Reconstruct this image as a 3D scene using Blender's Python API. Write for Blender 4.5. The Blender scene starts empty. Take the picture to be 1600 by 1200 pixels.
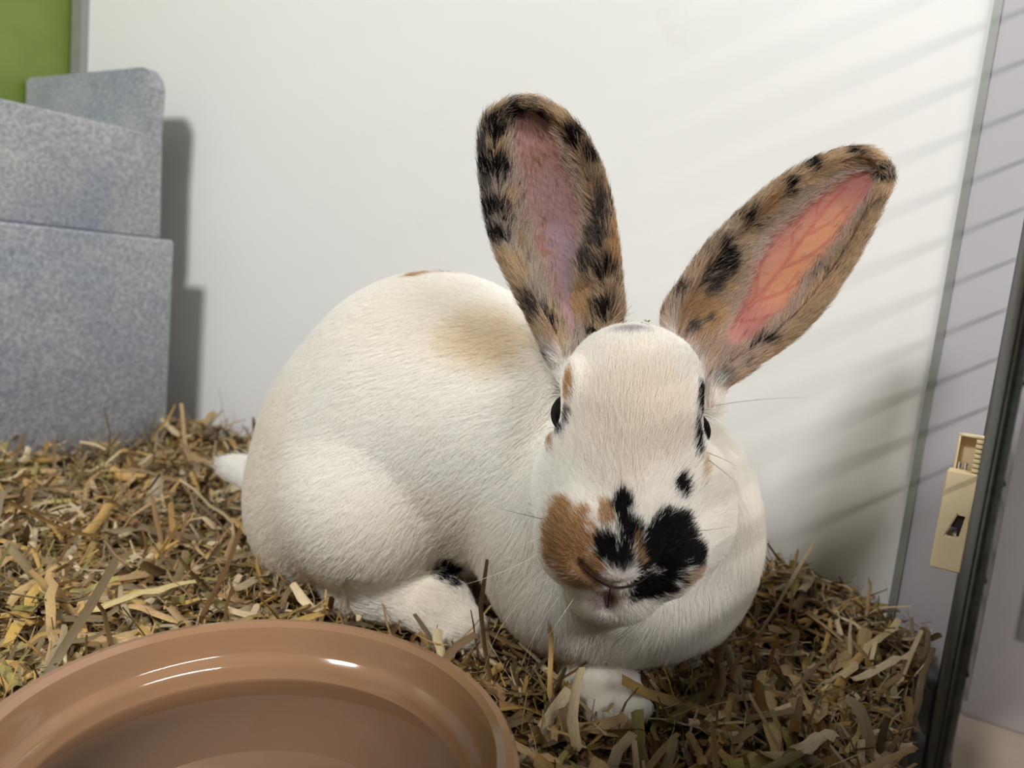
import bpy, bmesh, math, random
import numpy as np
from mathutils import Vector, Matrix
from mathutils.kdtree import KDTree
random.seed(7); rng = np.random.default_rng(7)
SC = bpy.context.scene; COL = SC.collection

# ------------------------------------------------------------------ camera
FPX = 1200.0
ROLL, PITCH, YAW, CH = math.radians(5.9), math.radians(7.6), math.radians(31.3), 0.24
CF = np.array([-math.sin(YAW)*math.cos(PITCH), math.cos(YAW)*math.cos(PITCH), -math.sin(PITCH)])
_r0 = np.array([math.cos(YAW), math.sin(YAW), 0.0]); _u0 = np.cross(_r0, CF)
CR = _r0*math.cos(ROLL) + _u0*math.sin(ROLL); CU = np.cross(CR, CF)
CC = np.array([0, 0, CH])
cam_d = bpy.data.cameras.new('camera'); cam = bpy.data.objects.new('camera', cam_d); COL.objects.link(cam)
cam.matrix_world = Matrix(((CR[0], CU[0], -CF[0], CC[0]), (CR[1], CU[1], -CF[1], CC[1]), (CR[2], CU[2], -CF[2], CC[2]), (0, 0, 0, 1)))
cam_d.sensor_width = 36; cam_d.lens = FPX*36/1600; cam_d.clip_start = 0.01
cam_d.dof.use_dof = True; cam_d.dof.focus_distance = 0.425; cam_d.dof.aperture_fstop = 7.5
SC.camera = cam
# ------------------------------------------------------------------ light
SC.view_settings.view_transform = 'Standard'; SC.view_settings.look = 'None'
SC.view_settings.gamma = 1.0; SC.view_settings.use_curve_mapping = False
SC.view_settings.exposure = 0.0
SC.cycles.max_bounces = 14; SC.cycles.diffuse_bounces = 10      # white fur needs many bounces of light
W = bpy.data.worlds.new('room_light'); SC.world = W; W.use_nodes = True
W.node_tree.nodes['Background'].inputs[0].default_value = (1.0, 0.99, 0.97, 1)
W.node_tree.nodes['Background'].inputs[1].default_value = 0.195

def area(name, loc, target, sx, sy, power, color, up=None):
    d = bpy.data.lights.new(name, 'AREA'); d.shape = 'RECTANGLE'; d.size = sx; d.size_y = sy
    d.energy = power; d.color = color
    o = bpy.data.objects.new(name, d); COL.objects.link(o)
    z = (Vector(loc)-Vector(target)).normalized()
    x = Vector(up) if up else Vector((0, 0, 1)).cross(z)
    x = (x - z*x.dot(z)).normalized(); y = z.cross(x)
    m = Matrix((x, y, z)).transposed().to_4x4(); m.translation = Vector(loc); o.matrix_world = m
    return o
area('tube_lamp_side', (0.95, 0.25, 0.85), (-0.2, 0.45, 0.15), 0.9, 0.12, 16.5, (1.0, 0.96, 0.91), up=(0, 1, 0))
area('tube_lamp_ceiling', (-0.40, -0.90, 1.60), (-0.45, 0.5, 0.1), 0.46, 0.22, 35.0, (1.0, 0.985, 0.97), up=(1, 0.2, 0))

# ------------------------------------------------------------------ helpers
def P(px, py, d):
    return CC + (CF + CR*(px-800)/FPX - CU*(py-600)/FPX)*d
def tag(o, label=None, cat=None, group=None, kind=None):
    if label: o['label'] = label
    if cat: o['category'] = cat
    if group: o['group'] = group
    if kind: o['kind'] = kind
    return o
def link(name, data, parent=None, mats=()):
    o = bpy.data.objects.new(name, data); COL.objects.link(o)
    if parent is not None: o.parent = parent
    for m in mats: data.materials.append(m)
    return o
def empty(name, loc=(0, 0, 0)):
    o = bpy.data.objects.new(name, None); COL.objects.link(o); o.location = loc; o.empty_display_size = 0.02
    return o
def mesh_np(name, V, F, smooth=True):
    me = bpy.data.meshes.new(name); V = np.asarray(V, np.float32); F = np.asarray(F, np.int32)
    me.vertices.add(len(V)); me.vertices.foreach_set('co', V.ravel())
    k = F.shape[1]; me.loops.add(F.size); me.loops.foreach_set('vertex_index', F.ravel())
    me.polygons.add(len(F)); me.polygons.foreach_set('loop_start', np.arange(0, F.size, k, dtype=np.int32))
    if smooth: me.polygons.foreach_set('use_smooth', np.ones(len(F), bool))
    me.update(calc_edges=True); return me
def col_attr(me, name, rgb, domain='POINT'):
    a = me.attributes.new(name, 'FLOAT_COLOR', domain)
    c = np.ones((len(rgb), 4), np.float32); c[:, :3] = rgb; a.data.foreach_set('color', c.ravel())
def box_bm(bm, lo, hi, bev=0.0, seg=2):
    r = bmesh.ops.create_cube(bm, size=1.0); vs = r['verts']
    lo = Vector(lo); hi = Vector(hi)
    for v in vs: v.co = Vector([(lo[i]+hi[i])/2 + v.co[i]*(hi[i]-lo[i]) for i in range(3)])
    if bev:
        es = list({e for v in vs for e in v.link_edges})
        bmesh.ops.bevel(bm, geom=es, offset=bev, segments=seg, affect='EDGES', profile=0.5)
def bm_obj(name, bm, mats, parent=None, smooth=True):
    me = bpy.data.meshes.new(name); bm.to_mesh(me); bm.free()
    if smooth:
        for p in me.polygons: p.use_smooth = True
        try: me.set_sharp_from_angle(angle=math.radians(35))
        except Exception: pass
    return link(name, me, parent, mats if isinstance(mats, (list, tuple)) else [mats])
def box(name, lo, hi, mat, parent=None, bev=0.0, seg=2):
    bm = bmesh.new(); box_bm(bm, lo, hi, bev, seg); return bm_obj(name, bm, mat, parent)
def tube_bm(bm, pts, rad, n=8, caps=True):
    pts = [Vector(p) for p in pts]; rings = []; N = len(pts)
    rr = rad if hasattr(rad, '__len__') else [rad]*N
    t0 = (pts[1]-pts[0]).normalized(); a = t0.orthogonal().normalized()
    for i in range(N):
        t = (pts[min(i+1, N-1)]-pts[max(i-1, 0)]).normalized()
        a = (a - t*a.dot(t)).normalized(); b = t.cross(a)
        rings.append([bm.verts.new(pts[i]+(a*math.cos(2*math.pi*k/n)+b*math.sin(2*math.pi*k/n))*rr[i]) for k in range(n)])
    for i in range(N-1):
        for k in range(n):
            bm.faces.new((rings[i][k], rings[i][(k+1) % n], rings[i+1][(k+1) % n], rings[i+1][k]))
    if caps: bm.faces.new(rings[0][::-1]); bm.faces.new(rings[-1])
def lathe_bm(bm, prof, n=96, c=(0, 0)):
    rings = []
    for r, z in prof:
        if r < 1e-6: rings.append([bm.verts.new((c[0], c[1], z))])
        else: rings.append([bm.verts.new((c[0]+r*math.cos(2*math.pi*k/n), c[1]+r*math.sin(2*math.pi*k/n), z)) for k in range(n)])
    for A, B in zip(rings, rings[1:]):
        for k in range(n):
            j = (k+1) % n
            q = [A[0]] if len(A) == 1 else [A[k], A[j]]
            q += [B[0]] if len(B) == 1 else [B[j], B[k]]
            bm.faces.new(q)

# ------------------------------------------------------------------ materials
def mat(name):
    m = bpy.data.materials.new(name); m.use_nodes = True; nt = m.node_tree
    return m, nt, nt.nodes['Principled BSDF']
def nd(nt, t, **kw):
    n = nt.nodes.new(t)
    for k, v in kw.items():
        if k.startswith('i_'): n.inputs[k[2:].replace('_', ' ')].default_value = v
        else: setattr(n, k, v)
    return n
def ramp(nt, stops):
    n = nt.nodes.new('ShaderNodeValToRGB'); e = n.color_ramp.elements
    while len(e) < len(stops): e.new(0.5)
    for i, (p, c) in enumerate(stops): e[i].position = p; e[i].color = (*c, 1)
    return n
def simple(name, col, rough=0.5, metal=0.0, spec=0.5, noise=0.0, nscale=30, bump=0.0, bscale=200):
    m, nt, b = mat(name); b.inputs['Roughness'].default_value = rough; b.inputs['Metallic'].default_value = metal
    b.inputs['Specular IOR Level'].default_value = spec
    tc = nd(nt, 'ShaderNodeTexCoord')
    n = nd(nt, 'ShaderNodeTexNoise', i_Scale=nscale, i_Detail=5.0); nt.links.new(tc.outputs['Object'], n.inputs['Vector'])
    lo = tuple(c*(1-noise) for c in col); hi = tuple(min(1, c*(1+noise)) for c in col)
    r = ramp(nt, [(0.3, lo), (0.7, hi)]); nt.links.new(n.outputs[0], r.inputs[0]); nt.links.new(r.outputs[0], b.inputs['Base Color'])
    if bump:
        n2 = nd(nt, 'ShaderNodeTexNoise', i_Scale=bscale, i_Detail=3.0); nt.links.new(tc.outputs['Object'], n2.inputs['Vector'])
        bp = nd(nt, 'ShaderNodeBump', i_Strength=bump, i_Distance=0.002); nt.links.new(n2.outputs[0], bp.inputs['Height'])
        nt.links.new(bp.outputs[0], b.inputs['Normal'])
    return m

def wall_mat(name, col, stain=(0.62, 0.60, 0.50), amt=0.35, rough=0.32):
    m, nt, b = mat(name); b.inputs['Roughness'].default_value = rough; b.inputs['Specular IOR Level'].default_value = 0.25
    tc = nd(nt, 'ShaderNodeTexCoord')
    n = nd(nt, 'ShaderNodeTexNoise', i_Scale=9.0, i_Detail=8.0, i_Roughness=0.7); nt.links.new(tc.outputs['Object'], n.inputs['Vector'])
    r = ramp(nt, [(0.66, (0, 0, 0)), (0.82, (1, 1, 1))]); nt.links.new(n.outputs[0], r.inputs[0])
    n2 = nd(nt, 'ShaderNodeTexNoise', i_Scale=3.0, i_Detail=4.0); nt.links.new(tc.outputs['Object'], n2.inputs['Vector'])
    r2 = ramp(nt, [(0.3, tuple(c*0.965 for c in col)), (0.7, col)]); nt.links.new(n2.outputs[0], r2.inputs[0])
    mu = nd(nt, 'ShaderNodeMath', operation='MULTIPLY'); mu.inputs[1].default_value = amt; nt.links.new(r.outputs[0], mu.inputs[0])
    mx = nd(nt, 'ShaderNodeMix', data_type='RGBA'); nt.links.new(mu.outputs[0], mx.inputs[0]); nt.links.new(r2.outputs[0], mx.inputs[6])
    mx.inputs[7].default_value = (*stain, 1); nt.links.new(mx.outputs[2], b.inputs['Base Color'])
    return m
M_wall = wall_mat('white_board', (0.775, 0.78, 0.765))
M_pillar = wall_mat('pale_painted_board', (0.44, 0.43, 0.455), amt=0.2)
M_green = simple('green_paint', (0.16, 0.23, 0.035), 0.4, noise=0.06)
M_alu = simple('grey_aluminium', (0.27, 0.285, 0.27), 0.42, metal=0.2, noise=0.06)
M_floor = simple('floor_tray', (0.16, 0.15, 0.14), 0.6, noise=0.1)
M_dark = simple('dark_painted_wire', (0.055, 0.065, 0.06), 0.38, metal=0.4, noise=0.3, nscale=300)
M_cream = simple('cream_plastic', (0.86, 0.72, 0.47), 0.38, noise=0.05, nscale=60)
M_steel = simple('bright_steel', (0.75, 0.75, 0.74), 0.2, metal=1.0)
M_blackhole = simple('dark_slot', (0.03, 0.022, 0.02), 0.6)
M_lilac = simple('pale_lilac_paint', (0.56, 0.53, 0.55), 0.45, noise=0.03)
M_lgrey = simple('grey_lilac_panel', (0.30, 0.275, 0.295), 0.45, noise=0.03)
M_beige = simple('beige_floor', (0.50, 0.41, 0.33), 0.5, noise=0.05)
M_glaze = simple('tan_glaze', (0.30, 0.170, 0.092), 0.10, spec=0.6, noise=0.05, nscale=12)
def stone():
    m, nt, b = mat('speckled_grey_plastic'); b.inputs['Roughness'].default_value = 0.55
    tc = nd(nt, 'ShaderNodeTexCoord')
    v = nd(nt, 'ShaderNodeTexNoise', i_Scale=230.0, i_Detail=4.0, i_Roughness=0.75); nt.links.new(tc.outputs['Object'], v.inputs['Vector'])
    r = ramp(nt, [(0.33, (0.19, 0.20, 0.22)), (0.5, (0.31, 0.325, 0.345)), (0.66, (0.46, 0.47, 0.48))]); nt.links.new(v.outputs[0], r.inputs[0])
    n = nd(nt, 'ShaderNodeTexNoise', i_Scale=9.0, i_Detail=4.0, i_Roughness=0.6); nt.links.new(tc.outputs['Object'], n.inputs['Vector'])
    r2 = ramp(nt, [(0.35, (0.80, 0.84, 0.92)), (0.65, (1.12, 1.08, 1.04))]); nt.links.new(n.outputs[0], r2.inputs[0])
    mx = nd(nt, 'ShaderNodeMix', data_type='RGBA', blend_type='MULTIPLY'); mx.inputs[0].default_value = 1.0
    nt.links.new(r.outputs[0], mx.inputs[6]); nt.links.new(r2.outputs[0], mx.inputs[7]); nt.links.new(mx.outputs[2], b.inputs['Base Color'])
    bp = nd(nt, 'ShaderNodeBump', i_Strength=0.25, i_Distance=0.002); nt.links.new(v.outputs[0], bp.inputs['Height']); nt.links.new(bp.outputs[0], b.inputs['Normal'])
    return m
M_stone = stone()
def water():
    m, nt, b = mat('clear_water'); nt.nodes.remove(b); out = nt.nodes['Material Output']
    t = nd(nt, 'ShaderNodeBsdfTransparent'); t.inputs[0].default_value = (0.97, 0.97, 0.96, 1)
    g = nd(nt, 'ShaderNodeBsdfGlossy'); g.inputs['Roughness'].default_value = 0.02
    fr = nd(nt, 'ShaderNodeFresnel'); fr.inputs[0].default_value = 1.33
    mx = nd(nt, 'ShaderNodeMixShader'); nt.links.new(fr.outputs[0], mx.inputs[0]); nt.links.new(t.outputs[0], mx.inputs[1]); nt.links.new(g.outputs[0], mx.inputs[2])
    nt.links.new(mx.outputs[0], out.inputs[0]); return m
M_water = water()
def straw_mat():
    m, nt, b = mat('dry_straw'); b.inputs['Roughness'].default_value = 0.42; b.inputs['Specular IOR Level'].default_value = 0.35
    a = nd(nt, 'ShaderNodeAttribute', attribute_name='scol'); u = nd(nt, 'ShaderNodeAttribute', attribute_name='suv')
    mp = nd(nt, 'ShaderNodeMapping'); mp.inputs['Scale'].default_value = (5.0, 1.2, 1.0); nt.links.new(u.outputs['Vector'], mp.inputs[0])
    n = nd(nt, 'ShaderNodeTexNoise', i_Scale=3.0, i_Detail=4.0, i_Roughness=0.7); nt.links.new(mp.outputs[0], n.inputs['Vector'])
    r = ramp(nt, [(0.3, (0.62, 0.58, 0.52)), (0.7, (1.12, 1.1, 1.05))]); nt.links.new(n.outputs[0], r.inputs[0])
    mx = nd(nt, 'ShaderNodeMix', data_type='RGBA', blend_type='MULTIPLY'); mx.inputs[0].default_value = 1.0
    nt.links.new(a.outputs['Color'], mx.inputs[6]); nt.links.new(r.outputs[0], mx.inputs[7]); nt.links.new(mx.outputs[2], b.inputs['Base Color'])
    bp = nd(nt, 'ShaderNodeBump', i_Strength=0.4, i_Distance=0.0006); nt.links.new(n.outputs[0], bp.inputs['Height']); nt.links.new(bp.outputs[0], b.inputs['Normal'])
    out = nt.nodes['Material Output']; tr = nd(nt, 'ShaderNodeBsdfTranslucent'); nt.links.new(mx.outputs[2], tr.inputs[0])
    ms = nd(nt, 'ShaderNodeMixShader'); ms.inputs[0].default_value = 0.15
    nt.links.new(b.outputs[0], ms.inputs[1]); nt.links.new(tr.outputs[0], ms.inputs[2]); nt.links.new(ms.outputs[0], out.inputs[0])
    return m
M_straw = straw_mat()
def fur_mat():
    m, nt, b = mat('soft_fur'); b.inputs['Roughness'].default_value = 0.55; b.inputs['Specular IOR Level'].default_value = 0.18
    a = nd(nt, 'ShaderNodeAttribute', attribute_name='fcol'); nt.links.new(a.outputs['Color'], b.inputs['Base Color'])
    tr = nd(nt, 'ShaderNodeBsdfTranslucent'); nt.links.new(a.outputs['Color'], tr.inputs[0])
    ms = nd(nt, 'ShaderNodeMixShader'); ms.inputs[0].default_value = 0.4; out = nt.nodes['Material Output']
    nt.links.new(b.outputs[0], ms.inputs[1]); nt.links.new(tr.outputs[0], ms.inputs[2]); nt.links.new(ms.outputs[0], out.inputs[0])
    return m
M_fur = fur_mat()
def skin_mat():
    m, nt, b = mat('rabbit_skin'); b.inputs['Roughness'].default_value = 0.5; b.inputs['Specular IOR Level'].default_value = 0.25
    a = nd(nt, 'ShaderNodeAttribute', attribute_name='coat'); th = nd(nt, 'ShaderNodeAttribute', attribute_name='thin')
    nt.links.new(a.outputs['Color'], b.inputs['Base Color'])
    tr = nd(nt, 'ShaderNodeBsdfTranslucent'); nt.links.new(a.outputs['Color'], tr.inputs[0])
    ms = nd(nt, 'ShaderNodeMixShader'); out = nt.nodes['Material Output']; nt.links.new(th.outputs['Fac'], ms.inputs[0])
    nt.links.new(b.outputs[0], ms.inputs[1]); nt.links.new(tr.outputs[0], ms.inputs[2]); nt.links.new(ms.outputs[0], out.inputs[0])
    return m
M_skin = skin_mat()
def eye_mat():
    m, nt, b = mat('dark_eye'); nt.nodes.remove(b); d = nd(nt, 'ShaderNodeBsdfDiffuse'); d.inputs[0].default_value = (.006, .005, .005, 1)
    g = nd(nt, 'ShaderNodeBsdfGlossy'); g.inputs['Roughness'].default_value = 0.03; ms = nd(nt, 'ShaderNodeMixShader'); ms.inputs[0].default_value = 0.03
    nt.links.new(d.outputs[0], ms.inputs[1]); nt.links.new(g.outputs[0], ms.inputs[2]); nt.links.new(ms.outputs[0], nt.nodes['Material Output'].inputs[0]); return m
M_eye = eye_mat()
M_lip = simple('dark_lip', (0.030, 0.013, 0.013), 0.6)
M_darkboard = simple('dark_board', (0.10, 0.085, 0.07), 0.6)
M_whisk = simple('whisker_hair', (0.75, 0.70, 0.62), 0.4)
M_whiskd = simple('dark_whisker_hair', (0.10, 0.08, 0.07), 0.4)

# ------------------------------------------------------------------ setting
WY = 0.685          # back wall plane
FZ = -0.05          # pen floor
SET = dict(kind='structure')
tag(box('floor', (-1.4, -0.5, FZ-0.02), (0.02, WY+0.03, FZ), M_floor), **SET)
tag(box('wall_back', (-1.235, WY, FZ), (-0.036, WY+0.012, 1.25), M_wall), **SET)
tag(box('trim_1', (-0.036, WY-0.002, FZ), (-0.0302, WY+0.012, 1.25), M_alu), **SET)
tag(box('wall_right', (-0.0302, WY+0.001, FZ), (0.03, WY+0.05, 1.25), M_pillar), **SET)
tag(box('trim_2', (-1.262, WY-0.012, FZ), (-1.235, WY+0.012, 1.25), M_alu), **SET)
tag(box('wall_left', (-1.30, -0.5, FZ), (-1.27, WY+0.012, 1.25), M_green), **SET)

# ------------------------------------------------------------------ stepped plastic house
def build_house():
    h = empty('stepped_shelter', (-1.05, 0.35, FZ))
    tag(h, 'grey speckled plastic stepped shelter in the corner against the green wall', 'pet shelter')
    inv = Vector((-1.05, 0.35, FZ))
    def part(name, bm):
        o = bm_obj(name, bm, M_stone, h)
        o.data.transform(Matrix.Translation(-inv)); return o
    bm = bmesh.new(); box_bm(bm, (-1.235, 0.02, FZ), (-0.905, 0.62, 0.247), 0.004, 3); part('lower_step', bm)
    bm = bmesh.new(); box_bm(bm, (-1.230, 0.04, 0.247), (-0.945, 0.628, 0.380), 0.005, 3)
    for v in bm.verts:          # the upper block leans back a little
        if v.co.z > 0.3: v.co.x -= 0.004
    part('upper_step', bm)
    # raised back plate with a round outer corner
    bm = bmesh.new(); x1, zt, r = -0.947, 0.463, 0.030
    prof = [(-1.258, 0.345), (x1-0.003, 0.345)]
    for k in range(11):
        a = k/10*math.pi/2; prof.append((x1-r+r*math.cos(a), zt-r+r*math.sin(a)))
    prof.append((-1.258, zt))
    f = bm.faces.new([bm.verts.new((x, 0.606, z)) for x, z in prof])
    g = bmesh.ops.extrude_face_region(bm, geom=[f])
    for v in [q for q in g['geom'] if isinstance(q, bmesh.types.BMVert)]: v.co.y += 0.022
    bmesh.ops.recalc_face_normals(bm, faces=bm.faces)
    bmesh.ops.bevel(bm, geom=[e for e in bm.edges if e.calc_face_angle(0) > 0.8], offset=0.004, segments=2, affect='EDGES')
    part('back_plate', bm)
build_house()

# ------------------------------------------------------------------ wire front, latch, things outside it
def build_wire():
    X = 0.0085; w = empty('wire_panel', (X, 0.5, FZ))
    tag(w, 'dark grey metal wire panel closing the open side of the pen', 'wire panel')
    inv = Matrix.Translation((-X, -0.5, -FZ))
    def part(name, bm): o = bm_obj(name, bm, M_dark, w); o.data.transform(inv); return o
    y0, y1, z1 = 0.33, 0.683, 0.86
    for i in range(14):
        y = y0+0.004+i*0.0245
        bm = bmesh.new(); tube_bm(bm, [(X, y, FZ+0.01), (X, y, z1)], 0.0014, 6); part('upright_wire', bm)
    for i in range(24):
        z = FZ+0.012+i*0.0372
        bm = bmesh.new(); tube_bm(bm, [(X+0.0032, y0, z), (X+0.0032, y1, z)], 0.0018, 6); part('cross_wire', bm)
    bm = bmesh.new(); tube_bm(bm, [(X+0.002, y0, FZ), (X+0.002, y0, z1+0.01)], 0.0022, 8); part('frame_post', bm)
    for z in (FZ+0.004, z1+0.006):
        bm = bmesh.new(); tube_bm(bm, [(X+0.002, y0, z), (X+0.002, y1, z)], 0.0045, 10); part('frame_rail', bm)
build_wire()

def build_latch():
    c = P(1490, 815, 0.505); L = empty('latch', tuple(c))
    tag(L, 'cream plastic latch with a slotted face clipped on the wire panel', 'latch')
    W2, H2 = 0.0090, 0.0335
    # front cover: a plate with a slanted slot
    bm = bmesh.new()
    outer = [(-W2, -H2), (W2, -H2), (W2, H2), (-W2, H2)]
    slot = [(-0.0035, -0.0105), (0.0042, -0.0105), (0.0060, 0.0048), (0.0016, 0.0048)]
    ro = [bm.verts.new((x, 0, z)) for x, z in outer]; ri = [bm.verts.new((x, 0, z)) for x, z in slot]
    for k in range(4): bm.faces.new((ro[k], ro[(k+1) % 4], ri[(k+1) % 4], ri[k]))
    g = bmesh.ops.extrude_face_region(bm, geom=bm.faces[:])
    for v in [q for q in g['geom'] if isinstance(q, bmesh.types.BMVert)]: v.co.y += 0.003
    bmesh.ops.recalc_face_normals(bm, faces=bm.faces)
    bmesh.ops.bevel(bm, geom=[e for e in bm.edges if e.calc_face_angle(0) > 0.8 and max(abs(e.verts[0].co.x), abs(e.verts[0].co.z)) > 0.009], offset=0.0008, segments=2, affect='EDGES')
    cov = bm_obj('cover', bm, M_cream, L)
    slot_o = box('slot', (-0.0045, 0.0031, -0.0115), (0.0068, 0.0045, 0.0055), M_blackhole, cov); slot_o['label'] = 'dark slot behind the latch face'
    bm = bmesh.new(); box_bm(bm, (-0.0025, 0.0012, -0.0105), (0.0030, 0.0030, -0.0040), 0.0006); t = bm_obj('catch', bm, M_steel, cov); t['label'] = 'small metal catch in the slot'
    box('side_plate', (-W2+0.001, 0.0046, -H2-0.0005), (W2+0.0042, 0.0085, H2+0.0005), M_cream, L, 0.0008)
    # upper holder: open tray whose right wall is a comb of teeth
    box('holder_back', (-W2+0.003, 0.013, H2-0.004), (W2+0.002, 0.0145, H2+0.024), M_cream, L, 0.0006)
    box('holder_side', (-W2+0.003, 0.005, H2-0.004), (-W2+0.0046, 0.0135, H2+0.024), M_cream, L, 0.0006)
    box('holder_top', (-W2+0.003, 0.005, H2+0.0226), (W2+0.002, 0.0135, H2+0.0242), M_cream, L, 0.0006)
    for k in range(7):
        z = H2 + 0.0005 + k*0.0032
        box('tooth', (W2-0.0045, 0.003, z), (W2+0.003, 0.012, z+0.0024), M_cream, L, 0.0004)
    for dx in (0.0, 0.0035):
        bm = bmesh.new(); tube_bm(bm, [(-W2+0.0065+dx, 0.007, H2-0.006), (-W2+0.0065+dx, 0.007, H2+0.0052)], 0.0012, 8)
        o = bm_obj('pin', bm, M_steel, L); o['label'] = 'bright metal pin'
build_latch()

def build_outside():
    a = P(1500, 1116, 1.05); x0, y0, zf = a
    tag(box('floor_outside', (0.04, -0.6, zf-0.03), (1.8, 1.6, zf), M_beige), **SET)
    c = empty('white_cabinet', (x0, y0, zf)); tag(c, 'pale lilac white cabinet standing outside the wire panel', 'cabinet')
    box('cabinet_body', (0, 0, 0), (0.5, 0.03, 0.72), M_lilac, c, 0.004)
    d = box('inset_panel', (0.045, -0.004, 0.125), (0.44, 0.002, 0.66), M_lgrey, c, 0.003); d['label'] = 'grey inset panel'
    bm = bmesh.new(); lathe_bm(bm, [(0, 0.016), (0.009, 0.015), (0.014, 0.010), (0.0145, 0.004), (0.010, 0)], 20)
    k = bm_obj('knob', bm, M_lilac, d); k.data.transform(Matrix.Translation((0.085, -0.004, 0.17)) @ Matrix.Rotation(math.pi/2, 4, 'X'))
build_outside()
tag(box('outside_light_blocker', (0.22, -0.3, FZ), (0.26, 1.0, 0.300), M_lgrey), **SET)  # unseen blocker added outside the wire; keeps the side lamp off the low corner
def add_shade_board():  # unseen board added behind the camera, shaped to shade face, paw and right straw
    bm = bmesh.new(); prof = [(-0.29, FZ), (0.34, FZ), (0.34, 0.86), (-0.19, 0.84), (-0.205, 0.66), (-0.24, 0.625), (-0.29, 0.60)]
    f = bm.faces.new([bm.verts.new((x, -0.075, z)) for x, z in prof]); g = bmesh.ops.extrude_face_region(bm, geom=[f])
    for v in [q for q in g['geom'] if isinstance(q, bmesh.types.BMVert)]: v.co.y += 0.015
    bmesh.ops.recalc_face_normals(bm, faces=bm.faces); tag(bm_obj('shade_board', bm, M_darkboard), **SET)
add_shade_board()

# ------------------------------------------------------------------ water bowl
BC = (-0.2418, 0.2129); BR = 0.1165; BZ = 0.035
def build_bowl():
    b = empty('water_bowl', (BC[0], BC[1], FZ)); z = -FZ
    tag(b, 'wide tan glazed ceramic bowl half full of water in the straw', 'bowl')
    t = BZ+z
    prof = [(0, 0), (0.088, 0), (0.094, 0.004), (0.108, 0.050), (BR-0.0045, t-0.016), (BR-0.001, t-0.009), (BR, t-0.004), (BR-0.0025, t-0.0008), (BR-0.0065, t), (BR-0.0100, t-0.0022),
            (BR-0.0125, t-0.0085), (BR-0.0140, t-0.0145), (BR-0.0152, t-0.0165), (BR-0.0180, t-0.0185), (BR-0.0195, t-0.022), (BR-0.0215, t-0.034), (BR-0.026, t-0.050), (BR-0.034, t-0.062), (0.06, t-0.070), (0, t-0.071)]
    bm = bmesh.new(); lathe_bm(bm, prof, 128); bm_obj('ceramic_body', bm, M_glaze, b)
    bm = bmesh.new(); zw = t-0.0280; lathe_bm(bm, [(BR-0.0204, zw+0.0006), (BR-0.0220, zw), (0.05, zw), (0, zw)], 96)
    o = tag(bm_obj('water', bm, M_water, b), 'clear still water'); return b
build_bowl()

# ------------------------------------------------------------------ numpy noise
def _hash(ix, iy, iz, s):
    h = (ix*374761393 + iy*668265263 + iz*2147483647 + s*1274126177) & 0xFFFFFFFF
    h = ((h ^ (h >> 13)) * 1274126177) & 0xFFFFFFFF
    return ((h ^ (h >> 16)) & 0xFFFF)/65535.0
def vnoise(p, scale, s=0):
    q = np.asarray(p, np.float64)*scale; i = np.floor(q).astype(np.int64); f = q-i; f = f*f*(3-2*f); out = 0
    for dx in (0, 1):
        for dy in (0, 1):
            for dz in (0, 1):
                w = (f[:, 0] if dx else 1-f[:, 0])*(f[:, 1] if dy else 1-f[:, 1])*(f[:, 2] if dz else 1-f[:, 2])
                out = out + w*_hash(i[:, 0]+dx, i[:, 1]+dy, i[:, 2]+dz, s)
    return out
def unit(v): return v/np.maximum(np.linalg.norm(v, axis=-1, keepdims=True), 1e-9)
def sstep(a, b, x):
    t = np.clip((x-a)/(b-a), 0, 1); return t*t*(3-2*t)

# ------------------------------------------------------------------ rabbit: one continuous surface grown from a distance field
AX = np.stack([CR, CU, -CF])                     # the rabbit faces the viewer: its frame is right, up, front
VX = 0.0016
LO = np.array([-0.62, 0.27, -0.03]); HI = np.array([-0.03, 0.62, 0.375])
NX, NY, NZ = [int(v) for v in np.ceil((HI-LO)/VX)]
GX, GY, GZ = [(LO[i]+VX*np.arange((NX, NY, NZ)[i])).astype(np.float32) for i in range(3)]
FLD = np.full((NX, NY, NZ), 0.08, np.float32)
def smin(a, b, k):
    h = np.maximum(k-np.abs(a-b), 0)/k
    return np.minimum(a, b) - h*h*k*0.25
def _win(c, ext):
    i0 = np.maximum(((c-ext-LO)/VX).astype(int), 0); i1 = np.minimum(((c+ext-LO)/VX).astype(int)+2, (NX, NY, NZ))
    sl = tuple(slice(int(a), int(b)) for a, b in zip(i0, i1))
    return sl, GX[sl[0]][:, None, None], GY[sl[1]][None, :, None], GZ[sl[2]][None, None, :]
def ell(px, py, d, rx, ry, rz, k=0.02, rot=0.0, tilt=0.0, sub=False):
    """ellipsoid; rot turns it in the frontal plane, tilt turns its long way towards the front"""
    c = P(px, py, d); ca, sa = math.cos(rot), math.sin(rot)
    a = AX.copy(); a[0], a[1] = ca*AX[0]+sa*AX[1], ca*AX[1]-sa*AX[0]
    ct, st = math.cos(tilt), math.sin(tilt); a0 = ct*a[0]+st*a[2]; a2 = ct*a[2]-st*a[0]; a[0], a[2] = a0, a2
    m = max(rx, ry, rz)+0.05
    sl, X, Y, Z = _win(c, m); X, Y, Z = X-c[0], Y-c[1], Z-c[2]
    k0 = 0; k1 = 0
    for ax, r in zip(a, (rx, ry, rz)):
        t = (X*ax[0]+Y*ax[1]+Z*ax[2])/r; k0 = k0+t*t; k1 = k1+(t/r)**2
    k0 = np.sqrt(k0); dd = (k0*(k0-1)/np.maximum(np.sqrt(k1), 1e-6)).astype(np.float32)
    if sub: FLD[sl] = -smin(-FLD[sl], dd, k)
    else: FLD[sl] = smin(FLD[sl], dd, k)
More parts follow.
